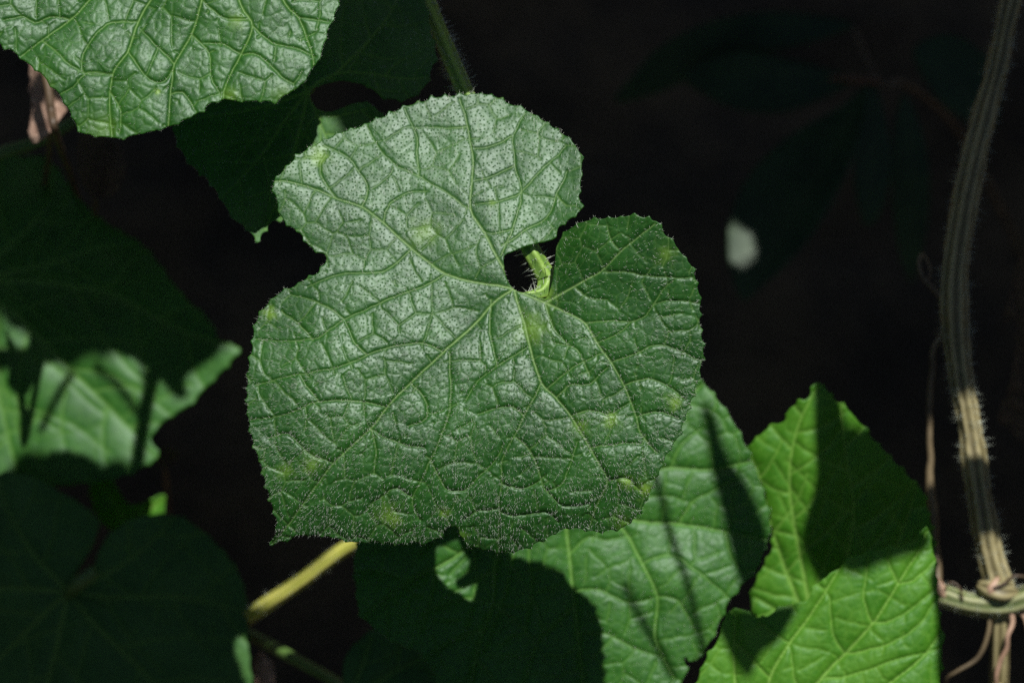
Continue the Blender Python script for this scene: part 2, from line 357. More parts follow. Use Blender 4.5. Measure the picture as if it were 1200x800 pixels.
def tube(name, pts, rads, mat, parent=None, ridges=0, depth=0.12, seg=16, step=5, seed=3, wob=0.0, twist=0.0, rough=0.06):
    """pts: (px, py, z) rows, rads in pixels"""
    p4 = np.c_[np.array(pts, float), np.array(rads, float)]; c = catmull(p4, step)
    W = P(c[:, 0], c[:, 1], c[:, 2]); n = len(W)
    if wob: W = W + wob * PX * np.stack([vnoise(np.arange(n), 0, 5, seed), vnoise(np.arange(n), 0, 5, seed + 1), vnoise(np.arange(n), 0, 5, seed + 2)], 1)
    T = np.gradient(W, axis=0); T /= np.linalg.norm(T, axis=1)[:, None]
    N = np.zeros_like(W); v = np.cross(T[0], [0.3, 0.5, 0.8]); v /= np.linalg.norm(v)
    for i in range(n):
        v = v - T[i] * (v @ T[i]); v /= np.linalg.norm(v); N[i] = v
    Bn = np.cross(T, N); a = np.arange(seg) / seg * 2 * math.pi
    ang = a[None, :] + twist * np.linspace(0, 1, n)[:, None]
    rm = 1 + (depth * np.cos(ridges * a)[None, :] if ridges else 0 * a[None, :]) + rough * vnoise(np.arange(n)[:, None] + 0 * a, a[None, :] * 5 + 0 * c[:, :1], 9, seed + 4) + 0.4 * rough * vnoise(np.arange(n)[:, None] + 0 * a, a[None, :] * 9 + 0 * c[:, :1], 2.5, seed + 5)
    R = c[:, 3:4] * PX * rm
    V = W[:, None, :] + R[..., None] * (np.cos(ang)[..., None] * N[:, None, :] + np.sin(ang)[..., None] * Bn[:, None, :])
    co = np.r_[V.reshape(-1, 3), W[:1], W[-1:]]
    i, k = np.meshgrid(np.arange(n - 1), np.arange(seg), indexing='ij'); k2 = (k + 1) % seg
    quads = np.stack([i * seg + k, i * seg + k2, (i + 1) * seg + k2, (i + 1) * seg + k], -1).reshape(-1, 4)
    org = W[0]
    par_loc = np.array(world_loc(parent)) if parent else np.zeros(3)
    cap = []
    for kk in range(seg):
        cap.append([n * seg, (kk + 1) % seg, kk, kk]); cap.append([n * seg + 1, (n - 1) * seg + kk, (n - 1) * seg + (kk + 1) % seg, (n - 1) * seg + (kk + 1) % seg])
    faces = [tuple(f) for f in quads.tolist()] + [tuple(f[:3]) for f in cap]
    me = bpy.data.meshes.new(name); me.from_pydata((co - org).tolist(), [], faces); me.polygons.foreach_set('use_smooth', np.ones(len(faces), bool)); me.update()
    rv = np.tile(0.5 + 0.5 * np.cos(ridges * a) if ridges else np.full(seg, 0.5), n); attr(me, 'ridge', np.r_[rv, 0.5, 0.5])
    o = new_obj(name, me, mat, parent); o.location = Vector(org - par_loc)
    return dict(obj=o, V=V, W=W, n=n, seg=seg, T=T)
def tube_hairs(T, count, length, rad, seed, parent=None, lo=0.0, hi=1.0):
    r = np.random.default_rng(seed); i = (r.uniform(lo, hi, count) * (T['n'] - 1)).astype(int); k = r.integers(0, T['seg'], count)
    rt = T['V'][i, k] * 0.97 + T['W'][i] * 0.03; d = T['V'][i, k] - T['W'][i]; d /= np.linalg.norm(d, axis=1)[:, None]
    d = d + 0.2 * r.normal(size=d.shape); ln = length * PX * (0.4 + 0.8 * r.random(count))
    return cones('hairs', rt, rt + d * ln[:, None], rad * PX, M_HAIR, parent or T['obj'])

# ------------------------------------------------------------------ ground
def soil_material():
    b = NB('soil'); co = b.n('ShaderNodeTexCoord').outputs['Object']
    n1 = b.n('ShaderNodeTexNoise', i_Vector=co, i_Scale=14.0, i_Detail=8.0, i_Roughness=0.65).outputs[0]
    n2 = b.n('ShaderNodeTexNoise', i_Vector=co, i_Scale=160.0, i_Detail=6.0).outputs[0]
    col = b.mix(b.ramp(n1, 0.35, 0.7), (0.024, 0.014, 0.006), (0.080, 0.050, 0.022))
    bump = b.n('ShaderNodeBump', i_Strength=0.8, i_Distance=0.004, i_Height=b.math('ADD', n1, b.math('MULTIPLY', n2, 0.5)))
    return b.done(b.n('ShaderNodeBsdfPrincipled', i_Base_Color=col, i_Roughness=0.95, i_Normal=bump.outputs[0]).outputs[0])
g = np.sinh(np.linspace(-1, 1, 141) * 6.2) / np.sinh(6.2) * 60
GX, GY = np.meshgrid(g, g + 0.3)
def ground_h(x, y): return 0.012 * vnoise(x, y, 0.11, 61) + 0.006 * vnoise(x, y, 0.04, 62) + 0.02 * vnoise(x, y, 0.5, 63)
gi = np.arange(141 * 141).reshape(141, 141)
gf = np.stack([gi[:-1, :-1], gi[:-1, 1:], gi[1:, 1:], gi[1:, :-1]], -1).reshape(-1, 4)
ground = new_obj('ground', raw_mesh('ground', np.stack([GX, GY, ground_h(GX, GY)], -1).reshape(-1, 3), gf, 4), soil_material())
tag(ground, 'dark bare soil in deep shade beneath the leaves', kind='structure')

# ------------------------------------------------------------------ leaf shapes (outlines and veins in pixels of the focus plane)
sig = lambda t: 1 / (1 + np.exp(-np.clip(t, -30, 30)))
splus = lambda t, s: s * np.log1p(np.exp(np.clip(t / s, -30, 30)))

MAIN = [(552,110),(576,111),(598,121),(619,130),(639,142),(660,156),(670,164),(679,177),(683,196),(681,216),(679,229),(682,244),(669,256),
 (656,265),(652,273),(648,280),(632,284),(615,289),(600,295),(591,300),(591,316),(597,333),(606,341),(620,344),(634,349),(641,348),(647,330),(650,308),
 (653,287),(664,270),(684,259),(705,256),(727,253),(742,252),(761,256),(773,261),(780,274),(791,287),(802,302),(811,314),(816,332),(820,351),(820,370),
 (822,387),(825,408),(822,429),(818,447),(812,466),(804,489),(797,507),(785,526),(778,541),(766,567),(756,590),(746,605),(731,617),(716,620),(701,623),
 (686,620),(667,619),(649,626),(634,633),(615,643),(596,646),(577,645),(559,642),(546,638),(540,625),(529,614),(520,622),(511,631),(497,638),(482,636),
 (467,638),(445,636),(422,637),(404,632),(381,628),(355,628),(336,632),(317,639),(323,624),(323,609),(318,594),(312,571),(306,549),(297,521),(291,492),
 (289,474),(290,449),(292,421),(297,399),(299,381),(306,364),(323,346),(342,336),(359,325),(374,316),(381,300),(361,287),(351,274),(336,263),(329,254),
 (325,239),(319,216),(327,205),(342,188),(355,177),(374,167),(400,156),(430,145),(449,137),(475,124),(494,119),(507,114),(527,112)]
B0 = (603, 338)
main_prim = [
 [B0,(593,320),(580,297),(566,270),(552,246),(553,215),(554,186),(548,149),(539,116)],
 [B0,(580,334),(550,329),(522,321),(500,305),(482,291),(449,261),(424,242),(396,233),(370,222),(340,213),(320,213)],
 [B0,(580,353),(556,380),(520,412),(486,444),(456,474),(434,502),(392,541),(355,590),(336,616),(319,637)],
 [B0,(608,360),(615,380),(621,406),(634,447),(652,466),(669,487),(690,522),(703,545),(712,564),(701,588),(690,618)],
 [B0,(620,346),(641,355),(662,365),(685,378),(700,402),(716,425),(731,451),(746,489),(751,507),(770,530)],
 [(640,354),(672,336),(705,317),(727,295),(748,278),(768,262)]]
main_sec = [
 [(552,246),(520,224),(490,207),(460,190),(441,169),(430,146)], [(490,207),(489,180),(487,156),(474,126)],
 [(522,321),(490,338),(460,349),(432,362),(404,374),(370,396),(332,399),(299,398)], [(482,291),(465,306),(448,318),(420,320),(395,322),(360,336)],
 [(449,261),(455,240),(478,226),(500,224)], [(424,242),(431,222),(420,200),(408,186),(380,170)], [(396,233),(377,208),(375,190),(385,178)],
 [(404,374),(385,360),(365,352),(340,345)], [(366,399),(350,380),(330,365)],
 [(518,412),(500,403),(482,402),(455,407),(430,416),(392,431),(351,438),(299,451)], [(452,476),(422,470),(374,470),(350,480),(329,487),(293,492)],
 [(392,541),(366,534),(350,520),(338,507),(315,512)], [(374,470),(362,455),(352,440)], [(430,416),(415,400),(405,376)],
 [(526,412),(529,455),(524,492),(509,530),(497,556),(484,584),(492,610)], [(484,449),(498,470),(500,490),(478,500)], [(434,503),(441,530),(437,556)],
 [(505,540),(524,571),(546,573),(562,556),(580,539),(589,520)], [(484,584),(465,572),(450,578),(428,600)], [(434,503),(470,520),(497,525)],
 [(634,447),(615,487),(602,512),(589,537),(587,567),(585,597),(584,642)], [(615,487),(600,476),(578,480),(560,486)], [(587,567),(606,572),(628,566),(640,556)],
 [(604,512),(622,530),(634,560),(640,575),(660,566),(669,540),(676,516)], [(575,350),(574,380),(578,410),(582,428),(560,445),(545,470)],
 [(582,428),(600,418),(618,406)], [(652,466),(668,452),(690,450),(712,430)], [(640,458),(660,440),(690,420),(710,414)],
 [(669,487),(690,480),(712,486),(728,478),(742,470)], [(692,524),(720,520),(748,519)], [(712,564),(735,560),(752,575)], [(640,575),(660,592),(690,590)],
 [(584,597),(560,598),(545,608)], [(585,600),(612,604),(640,600),(655,612)],
 [(685,378),(712,376),(740,377),(757,370),(765,358),(790,352),(819,356)], [(716,425),(745,414),(768,404),(800,412),(822,424)], [(731,451),(758,443),(780,450),(803,468)],
 [(746,489),(770,482),(795,490)], [(709,318),(740,320),(770,324),(812,325)], [(727,295),(716,282),(712,262)], [(765,358),(776,340),(790,328)], [(672,336),(690,350),(712,352)],
 [(700,402),(722,392),(738,378)], [(690,440),(676,410),(650,402)], [(640,356),(650,385),(665,404)],
 [(587,300),(600,269),(611,227),(604,194),(602,160),(615,132)], [(611,226),(634,201),(650,186),(664,169)], [(589,288),(616,270),(641,254),(652,228),(665,200)],
 [(604,194),(580,205),(556,212)], [(600,160),(580,170),(556,175)], [(548,149),(528,150),(505,150)], [(611,227),(585,236),(556,240)], [(652,228),(664,240),(676,240)],
 [(600,269),(578,274),(566,270)]]
_yy = np.arange(-420, 301)
_sl = np.interp(_yy, [-420, -300, -235, -180, -110, -40, 60, 140, 230, 300], [0.70, 0.46, 0.10, -0.10, -0.29, -0.36, -0.37, -0.40, -0.44, -0.55])
_zz = np.cumsum(_sl); _zz -= np.interp(0, _yy, _zz)
def main_macro(X, Y):
    u, v = X - 600, 340 - Y
    z = np.interp(v, _yy, _zz)
    z = z + 0.20 * splus(u - 50, 18) * sig((v + 95) / 45) + 0.46 * splus(v + 20, 18) * sig((u - 56) / 10) * sig(((Y - 292) + (X - 645) * 0.93 - 4) / 4) - 0.22 * splus(u - 170, 22)
    z = z - 0.25 * splus(-u - 230, 24) * sig(-(v - 60) / 60) + 0.10 * splus(-u - 60, 40) * sig((v - 40) / 50)
    z = z + 0.30 * splus(-u - 150, 30) * sig((-v - 120) / 40) * 0.6
    z = z + 4.5 * vnoise(X, Y, 95, 5) + 2.0 * vnoise(X, Y, 42, 6)
    return z
main_young = [(374,182,9,.9),(497,272,13,.55),(317,367,6,.9),(455,602,10,.6),(463,610,7,.7),(790,470,7,.8),(716,493,8,.7),(735,564,7,.9),(755,572,8,.95),(780,298,9,.5),
 (520,601,5,.9),(365,545,9,.5),(335,552,8,.45),(622,384,14,.6),(680,500,9,.5),(577,238,4,.6),(730,612,10,.4),(540,628,7,.5),(640,345,9,.8)]

UPPER = [(2,54),(15,60),(32,75),(52,92),(67,107),(75,122),(85,138),(94,155),(107,159),(135,162),(160,159),(192,151),(215,141),(235,131),(247,121),(262,117),(287,120),
 (309,119),(323,121),(334,112),(349,103),(360,89),(374,69),(381,43),(390,22),(398,0),(402,-50),(385,-120),(350,-180),(300,-215),(262,-190),(252,-130),(240,-180),(190,-235),
 (110,-230),(30,-190),(-45,-130),(-80,-60),(-60,0),(-25,30)]
BU = (250, -128)
upper_prim = [[BU,(243,-60),(236,0),(225,40),(205,75),(200,110),(197,150)], [BU,(215,-60),(177,0),(162,27),(150,60),(132,87),(129,130),(132,160)],
 [BU,(180,-80),(130,-30),(105,0),(82,24),(50,47),(25,66)], [BU,(262,-60),(282,5),(296,31),(282,65),(265,98),(262,117)], [BU,(300,-70),(334,4),(349,20),(365,60),(368,78)],
 [BU,(330,-100),(395,-60)], [BU,(140,-130),(20,-100),(-70,-60)]]
upper_sec = [[(225,40),(245,62),(248,90),(258,112)], [(162,27),(132,26),(118,34),(100,60),(98,85),(130,88)], [(205,75),(190,60),(165,35)], [(150,60),(165,82),(176,94),(192,95),(205,78)],
 [(132,87),(102,86),(86,102),(70,112)], [(82,24),(60,20),(42,28),(28,20),(5,24)], [(50,47),(66,60),(78,72),(98,86)], [(296,31),(320,50),(348,56),(370,66)],
 [(282,65),(305,66),(330,90),(345,98)], [(236,0),(262,20),(290,22)], [(129,107),(142,130),(140,155)], [(200,110),(215,108),(228,128)],
 [(349,20),(372,24),(386,26)], [(282,65),(262,52),(240,50)]]
def tilt(cx, cy, gx, gy, amp=5, sc_=90, seed=3, curve=0.0):
    return lambda X, Y: gx * (X - cx) + gy * (cy - Y) - curve * ((X - cx) ** 2 + (Y - cy) ** 2) / 200 + amp * vnoise(X, Y, sc_, seed) + amp * 0.4 * vnoise(X, Y, sc_ * 0.45, seed + 1)
def upper_macro(X, Y):
    v = 160 - Y
    return -0.33 * v - 0.0006 * np.clip(90 - v, 0, 200) ** 2 - 0.0007 * np.clip(X - 230, 0, 400) ** 2 * 0.8 + 5 * vnoise(X, Y, 80, 14) + 2.5 * vnoise(X, Y, 36, 15)

SHADED = [(470,-20),(497,0),(505,30),(510,65),(505,90),(495,105),(478,117),(450,113),(430,101),(405,95),(385,97),(368,103),(363,109),(366,120),(373,128),(385,131),(400,127),(420,120),
 (438,124),(446,134),(450,143),(420,156),(388,168),(372,180),(384,200),(393,224),(384,250),(352,258),(323,259),(309,274),(303,282),(287,266),(276,259),(267,247),(254,228),(240,207),(222,192),(207,170),(202,152),(205,120),(220,70),  # hidden edge behind the large leaf, bulged to shade the corner leaf
 (260,20),(320,-20),(400,-40)]
BS = (361, 107)
shaded_prim = [[BS,(375,95),(392,87),(425,55),(455,20),(470,-10)], [BS,(392,87),(430,86),(470,92),(500,90)], [BS,(345,80),(320,40),(310,0)], [BS,(327,120),(280,132),(215,140)],
 [BS,(335,140),(300,190),(260,232)], [BS,(352,150),(335,210),(310,270)], [BS,(372,135),(384,166)], [BS,(385,135),(430,128)]]

LEFT = [(-160,170),(-80,150),(0,180),(55,186),(90,230),(125,260),(165,285),(195,320),(220,350),(245,375),(258,398),(282,408),(272,422),(250,445),(220,475),(200,488),(178,512),(186,536),(150,556),(100,566),(50,572),(0,578),
 (-80,570),(-150,500),(-190,350)]
BL = (-40, 330)
left_prim = [[BL,(40,330),(130,345),(210,385),(280,408)], [BL,(20,370),(80,430),(130,480),(165,515)], [BL,(-20,400),(0,470),(20,560)], [BL,(20,280),(60,230),(60,190)], [BL,(-100,420),(-150,490)],
 [BL,(-60,250),(-80,160)], [BL,(50,310),(120,290),(160,286)]]
left_sec = [[(0,455),(40,480),(90,500),(130,532)], [(0,510),(30,500),(60,480)], [(80,430),(130,440),(180,470),(200,486)]]

CORNER = [(-120,640),(-60,575),(0,555),(22,555),(44,560),(62,571),(84,582),(99,593),(116,612),(108,640),(92,668),(82,692),(96,680),(110,662),(116,645),(128,626),(147,612),(169,604),(198,602),(227,615),(257,641),(275,663),
 (286,689),(291,718),(291,747),(293,777),(296,810),(285,880),(220,940),(120,960),(0,930),(-100,850),(-140,740)]
BC = (80, 693)
corner_prim = [[BC,(40,650),(10,600),(0,560)], [BC,(110,680),(160,650),(205,606)], [BC,(130,700),(210,700),(288,715)], [BC,(110,730),(180,800),(260,890)], [BC,(68,750),(50,820),(20,925)], [BC,(20,690),(-60,690),(-130,720)], [BC,(30,740),(-40,810),(-90,850)]]

LOWER = [(418,636),(415,674),(419,710),(430,728),(454,747),(478,758),(493,767),(505,782),(520,806),(560,842),(620,870),(690,880),(740,862),(775,830),(796,802),(806,786),(803,771),(817,775),(835,748),(847,723),(858,701),
 (871,685),(887,669),(898,642),(902,611),(896,579),(885,548),(871,516),(858,492),(840,467),(822,447),(800,440),(770,452),(740,480),(715,520),(690,545),(664,560),(640,552),(600,530),(550,530),(490,550),(440,590)]
BW = (662, 566)
lower_prim = [[BW,(663,600),(666,640),(671,692),(677,740),(683,800),(690,876)], [BW,(695,592),(730,620),(752,660),(770,698),(768,746),(790,795)], [BW,(700,590),(743,609),(795,613),(849,622),(898,632)],
 [BW,(720,560),(781,548),(831,550),(880,540)], [BW,(730,520),(790,480),(822,450)], [BW,(620,600),(583,650),(577,710),(560,760),(548,826)], [BW,(600,600),(532,653),(480,680),(428,722)], [BW,(560,580),(440,600)]]
lower_sec = [[(671,692),(700,690),(735,705),(765,700)], [(666,650),(690,630),(715,632),(735,628)], [(677,740),(710,742),(745,760),(780,770)], [(752,660),(780,650),(800,655),(830,680),(855,700)], [(770,698),(795,705),(815,740)],
 [(795,613),(810,590),(835,575),(860,560)], [(731,600),(750,585),(780,580),(805,588)], [(671,710),(631,752),(616,800),(612,860)], [(577,710),(545,700),(510,712)], [(785,548),(800,520),(825,500)], [(849,622),(856,650),(872,672)]]

MID = [(960,448),(948,465),(936,472),(925,479),(920,492),(905,498),(892,506),(874,525),(880,541),(886,555),(897,583),(903,615),(902,647),(885,678),(879,698),(888,726),(911,728),(940,760),(1000,780),(1060,740),(1095,690),(1096,640),(1084,583),
 (1073,564),(1050,541),(1027,518),(1003,490),(985,472)]
BM = (955, 745)
mid_prim = [[BM,(945,690),(932,620),(925,560),(935,500),(958,452)], [BM,(925,680),(905,620),(890,560),(876,527)], [BM,(985,680),(1000,600),(990,520),(985,474)], [BM,(1010,700),(1050,640),(1075,570)], [BM,(920,720),(885,700)], [BM,(1030,735),(1090,690)]]

RIGHT = [(1087,618),(1075,630),(1059,638),(1040,640),(1017,647),(994,652),(980,666),(957,682),(943,703),(925,707),(911,714),(892,724),(870,712),(851,717),(845,735),(839,749),(823,781),(812,810),(800,860),(815,900),(850,935),(880,925),(895,905),(905,935),(950,965),
 (1010,955),(1060,910),(1092,860),(1100,800),(1105,772),(1105,735),(1098,689),(1094,652)]
BR = (895, 900)
right_prim = [[BR,(925,845),(962,795),(1022,731),(1052,684),(1077,645),(1086,622)], [BR,(898,850),(902,795),(925,754),(950,720),(985,664)], [BR,(870,850),(860,780),(862,720)], [BR,(950,870),(1030,810),(1080,770),(1102,740)], [BR,(960,900),(1080,870)], [BR,(850,880),(805,860)]]
right_sec = [[(990,765),(1030,758),(1070,738),(1099,700)], [(1022,731),(1055,722),(1096,690)], [(1052,684),(1072,678),(1095,656)], [(962,795),(1000,790),(1050,772),(1102,760)], [(1022,731),(1012,700),(1018,650)], [(990,765),(975,740),(972,700),(958,684)],
 [(1052,684),(1042,660),(1042,642)], [(902,795),(880,770),(862,752)], [(925,754),(905,740),(890,728)], [(940,820),(930,790),(925,756)]]

BELOW = [(404,822),(402,780),(415,755),(436,738),(470,740),(520,760),(560,800),(570,850),(520,890),(450,895),(405,860)]
BB = (412, 816)
below_prim = [[BB,(425,780),(436,744)], [BB,(460,790),(510,762)], [BB,(480,830),(562,812)], [BB,(450,850),(500,885)]]

def leaf_thing(name, label, group, base, z0):
    o = empty(name, P(*base, z0)); tag(o, label, 'leaf', group); return o
GRP = 'broad vine leaves'
# 1 the large leaf
t = leaf_thing('cucumber_leaf', 'large glossy sunlit green leaf with an open notch at its stalk, quilted between veins', GRP, B0, 0)
Bm = build_blade('blade', MAIN, B0, main_prim, main_sec, main_macro, 0, 1.15, M_MAIN, t, cell=25, cell2=11, relief=(1.3, 1.9, 2.0, 0.40), teeth=(18, 3.6, 60), vw=1.35, seed=3, rscale=lambda X, Y: 0.58 + 0.95 * sig((Y - 395) / 45) + 0.35 * sig((X - 690) / 25) * sig(-(Y - 395) / 45), young=main_young)
leaf_hairs(Bm, 13500, 6.6, 0.21, 0.55, 5, rim=350, dens=lambda x, y: (0.45 + 1.3 * sig((y - 455) / 45)) * (0.6 + 0.8 * (vnoise(x, y, 26, 77) > -0.1)))
zB = float(main_macro(np.array([B0[0]]), np.array([B0[1]]))[0])
pt = tube('petiole', [(480,-70,-330),(497,-5,-270),(520,52,-225),(547,115,-172),(580,200,-112),(604,252,-64),(620,290,-35),(632,312,-34),(641,330,-34),(634,344,-20),(616,346,-9)], [11,10.5,10.5,10,10,10,10.5,11,11.5,8,4], M_PET, t, ridges=5, depth=0.12, seg=20, step=4)
tube_hairs(pt, 1100, 13, 0.45, 8)
# 2 upper sunlit leaf
t = leaf_thing('cucumber_leaf', 'sunlit quilted leaf with a tiny cream speck, growing over the dark shaded one', GRP, BU, 10)
Bu = build_blade('blade', UPPER, BU, upper_prim, upper_sec, upper_macro, 42, 1.3, M_UPPER, t, cell=26, cell2=11.5, relief=(1.6, 2.2, 2.6, 0.55), teeth=(22, 3.0, 50), vw=1.45, seed=17, young=[(185,108,3,1.2),(270,112,9,.5),(330,110,10,.3),(120,150,16,.3),(278,25,8,.5),(50,100,14,.2)])
leaf_hairs(Bu, 5000, 5.0, 0.2, 0.35, 6, rim=900)
up = tube('petiole', [(250,-128,-12),(252,-150,-60),(262,-220,-170),(300,-330,-300)], [5,9,10,11], M_PET, t, ridges=5, seg=14)
# 3 shaded leaf behind
t = leaf_thing('cucumber_leaf', 'dark shaded leaf with a narrow keyhole notch tucked behind the sunlit leaves', GRP, BS, -4 * CM)
Bs = build_blade('blade', SHADED, BS, shaded_prim, auto_secondary(shaded_prim, 3), tilt(360, 110, 0.05, -0.42, 6, 80, 23), -4 * CM, 1.8, M_DEEP, t, cell=30, cell2=13, relief=(2.2, 1.6, 1.2, 0.3), teeth=(20, 4.0, 45), vw=2.0, seed=23)
leaf_hairs(Bs, 2500, 4.5, 0.25, 0.3, 12, rim=700)
sp_ = tube('petiole', [(363,108,-190),(380,60,-260),(420,-40,-360),(440,-140,-420)], [4,8,9,10], M_DARKPET, t, ridges=5, seg=14)
# 4 left leaf with sun patches
t = leaf_thing('cucumber_leaf', 'broad shaded leaf with blurred sun patches along its lower edge and pointed tip', GRP, BL, -20 * CM)
Bl = build_blade('blade', LEFT, BL, left_prim, auto_secondary(left_prim, 4, gap=60) + left_sec, tilt(60, 400, 0.0, -0.25, 8, 110, 33), -20 * CM, 2.4, M_LOW, t, cell=42, cell2=18, relief=(3.0, 1.8, 1.2, 0.2), teeth=(26, 3.0, 40), vw=2.6, seed=33)
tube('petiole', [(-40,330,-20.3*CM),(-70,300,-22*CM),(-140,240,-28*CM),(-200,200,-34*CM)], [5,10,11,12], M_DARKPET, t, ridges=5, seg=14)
# 5 corner leaf in shade
t = leaf_thing('cucumber_leaf', 'round dark leaf in full shade with a closed notch and two overlapping lobes', GRP, BC, -17.6 * CM)
Bc = build_blade('blade', CORNER, BC, corner_prim, auto_secondary(corner_prim, 5, gap=60), tilt(80, 690, 0.05, -0.1, 8, 110, 43, 0.03), -17.6 * CM, 2.4, M_DEEP, t, cell=42, cell2=18, relief=(4.0, 3.0, 2.0, 0.3), teeth=(26, 2.0, 60), vw=2.6, seed=43)
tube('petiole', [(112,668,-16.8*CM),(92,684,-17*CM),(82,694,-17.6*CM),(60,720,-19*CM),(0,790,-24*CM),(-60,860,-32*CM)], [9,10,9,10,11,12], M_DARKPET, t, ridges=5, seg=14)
# 6 lower leaf under the large one
t = leaf_thing('cucumber_leaf', 'leaf beneath the large one, half lit and half under its curved shadow', GRP, BW, -8.5 * CM)
Bw = build_blade('blade', LOWER, BW, lower_prim, lower_sec + auto_secondary(lower_prim[5:], 6, gap=50), tilt(700, 650, -0.10, -0.16, 8, 100, 53, 0.02), -8.5 * CM, 1.7, M_LOW, t, cell=25, cell2=11, relief=(3.6, 3.2, 3.0, 0.6), teeth=(24, 3.0, 40), vw=2.4, seed=53)
leaf_hairs(Bw, 4000, 4.5, 0.22, 0.3, 13, rim=700)
yp = tube('petiole', [(662,566,-9.2*CM),(640,574,-10.4*CM),(580,588,-12.5*CM),(500,608,-14*CM),(415,637,-15*CM),(352,681,-15.4*CM),(308,711,-16.1*CM),(284,727,-18.3*CM),(200,790,-21.5*CM),(100,880,-26*CM),(60,930,-33*CM)], [4,8,9,9.5,9.5,10,10.5,10.5,11,11,12], M_YEL, t, ridges=6, depth=0.1, seg=20)
tube_hairs(yp, 700, 9, 0.4, 21)
yp['obj']['label'] = 'yellow sunlit stalk'
# 7, 8 right leaves
t = leaf_thing('cucumber_leaf', 'bright upright leaf with a toothed peak, its wider half in shade', GRP, BM, -10 * CM)
Bd = build_blade('blade', MID, BM, mid_prim, auto_secondary(mid_prim, 7, gap=46), lambda X, Y: 0.22 * np.abs(X - 945 - 0.03 * (Y - 600)) * -1 + 0.1 * (600 - Y) + 7 * vnoise(X, Y, 60, 63), -10 * CM, 2.0, M_FRESH, t, cell=28, cell2=13, relief=(3.4, 2.6, 2.2, 0.4), teeth=(22, 4.0, 40), vw=2.2, seed=63)
tube('petiole', [(955,745,-10.2*CM),(965,790,-11.5*CM),(990,860,-14*CM),(1020,950,-18*CM)], [4,8,9,10], M_PET, t, ridges=5, seg=14)
t = leaf_thing('cucumber_leaf', 'light green sunlit leaf with a raised corner reaching towards the ridged stem', GRP, BR, -6.5 * CM)
Br = build_blade('blade', RIGHT, BR, right_prim, right_sec, lambda X, Y: 0.06 * (X - 960) - 0.12 * (800 - Y) - 0.4 * splus(X - 1080, 6) + 6 * vnoise(X, Y, 70, 73), -6.5 * CM, 1.8, M_FRESH, t, cell=27, cell2=12, relief=(3.8, 3.4, 3.0, 0.6), teeth=(24, 4.0, 40), vw=2.4, seed=73)
tube('petiole', [(895,900,-6.8*CM),(890,930,-8*CM),(900,1010,-12*CM),(930,1100,-18*CM)], [4,8,9,10], M_PET, t, ridges=5, seg=14)
# 9 dark leaf at the bottom
t = leaf_thing('cucumber_leaf', 'small very dark leaf peeking out below the half-shadowed leaf', GRP, BB, -13 * CM)
Bb = build_blade('blade', BELOW, BB, below_prim, auto_secondary(below_prim, 8, gap=50), tilt(480, 820, 0, -0.1, 6, 90, 83), -13 * CM, 2.6, M_DEEP, t, cell=42, cell2=18, relief=(4, 3, 2, .3), teeth=(24, 2.5, 30), vw=2.4, seed=83)
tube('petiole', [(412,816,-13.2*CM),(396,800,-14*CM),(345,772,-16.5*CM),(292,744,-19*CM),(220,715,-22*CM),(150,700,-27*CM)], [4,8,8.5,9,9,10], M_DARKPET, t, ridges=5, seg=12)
# small young leaf, lit in spots
YOUNG = [(104,552),(120,548),(134,566),(150,590),(170,588),(190,580),(192,598),(180,612),(150,625),(126,618),(110,596)]
t = leaf_thing('cucumber_leaf', 'small blurred young leaf with sunlit flecks above the round dark leaf', GRP, (150, 620), -21 * CM)
By = build_blade('blade', YOUNG, (150, 620), [[(150,620),(135,590),(112,556)],[(150,620),(170,602),(190,584)]], [], tilt(150, 590, 0.2, -0.2, 5, 30, 93), -21 * CM, 2.4, M_FRESH, t, cell=26, cell2=12, relief=(4, 2, 2, .3), teeth=(18, 2, 10), vw=2.2, seed=93)
tube('petiole', [(150,620,-21.1*CM),(155,660,-23*CM),(170,760,-30*CM)], [3,6,7], M_PET, t, ridges=5, seg=12)

# ------------------------------------------------------------------ ridged vine stem on the right
ZS = -12 * CM
vine = empty('vine_stem', P(1172, 690, ZS)); tag(vine, 'pale ridged hairy vine stem rising from a knotty joint, in shade with two sun flecks', 'vine')
st = tube('stem', [(1330,-420,ZS+20),(1250,-200,ZS+30),(1188,-10,ZS+20),(1168,80,ZS+5),(1146,165,ZS),(1128,250,ZS),(1118,335,ZS),(1122,420,ZS),(1136,500,ZS),(1150,585,ZS),(1161,650,ZS),(1172,684,ZS),(1180,702,ZS-4)],
          [13,13,12.5,14,15.5,16.5,17,16,15.5,15.5,16.5,20,15], M_STEM, vine, ridges=7, depth=0.10, seg=56, step=4, twist=0.9, rough=0.17)
tube_hairs(st, 1500, 13, 0.45, 31, lo=0.3)
br = tube('branch', [(1040,700,ZS-40),(1085,694,ZS-18),(1104,698,ZS-4),(1140,708,ZS+2),(1180,708,ZS+2),(1225,694,ZS),(1330,660,ZS-60),(1500,640,-34*CM),(1560,640,-60*CM)], [11,13,14,14,16,16,16,16,16], M_BRANCH, vine, ridges=6, depth=0.1, seg=32, step=4)
tube_hairs(br, 650, 9, 0.4, 32, hi=0.5)
tube('node', [(1146,684,ZS+8),(1160,690,ZS+12),(1176,694,ZS+13),(1192,692,ZS+8)], [5,14,15,5], M_STEM, vine, ridges=5, depth=0.12, seg=24, step=3)
tube('bract', [(1098,676,ZS+2),(1101,688,ZS+6),(1108,700,ZS+6)], [2,8,4], M_TAN, vine, seg=12, step=3)
tube('bract', [(1170,676,ZS+18),(1162,690,ZS+22),(1160,700,ZS+18)], [2,7,3], M_TAN, vine, seg=12, step=3)
ls = tube('root_stem', [(1172,710,ZS-6),(1172,750,ZS-14),(1170,800,ZS-30),(1165,880,ZS-90),(1160,1040,-52*CM)], [11,12,12,12,12], M_STEM, vine, ridges=5, seg=24)
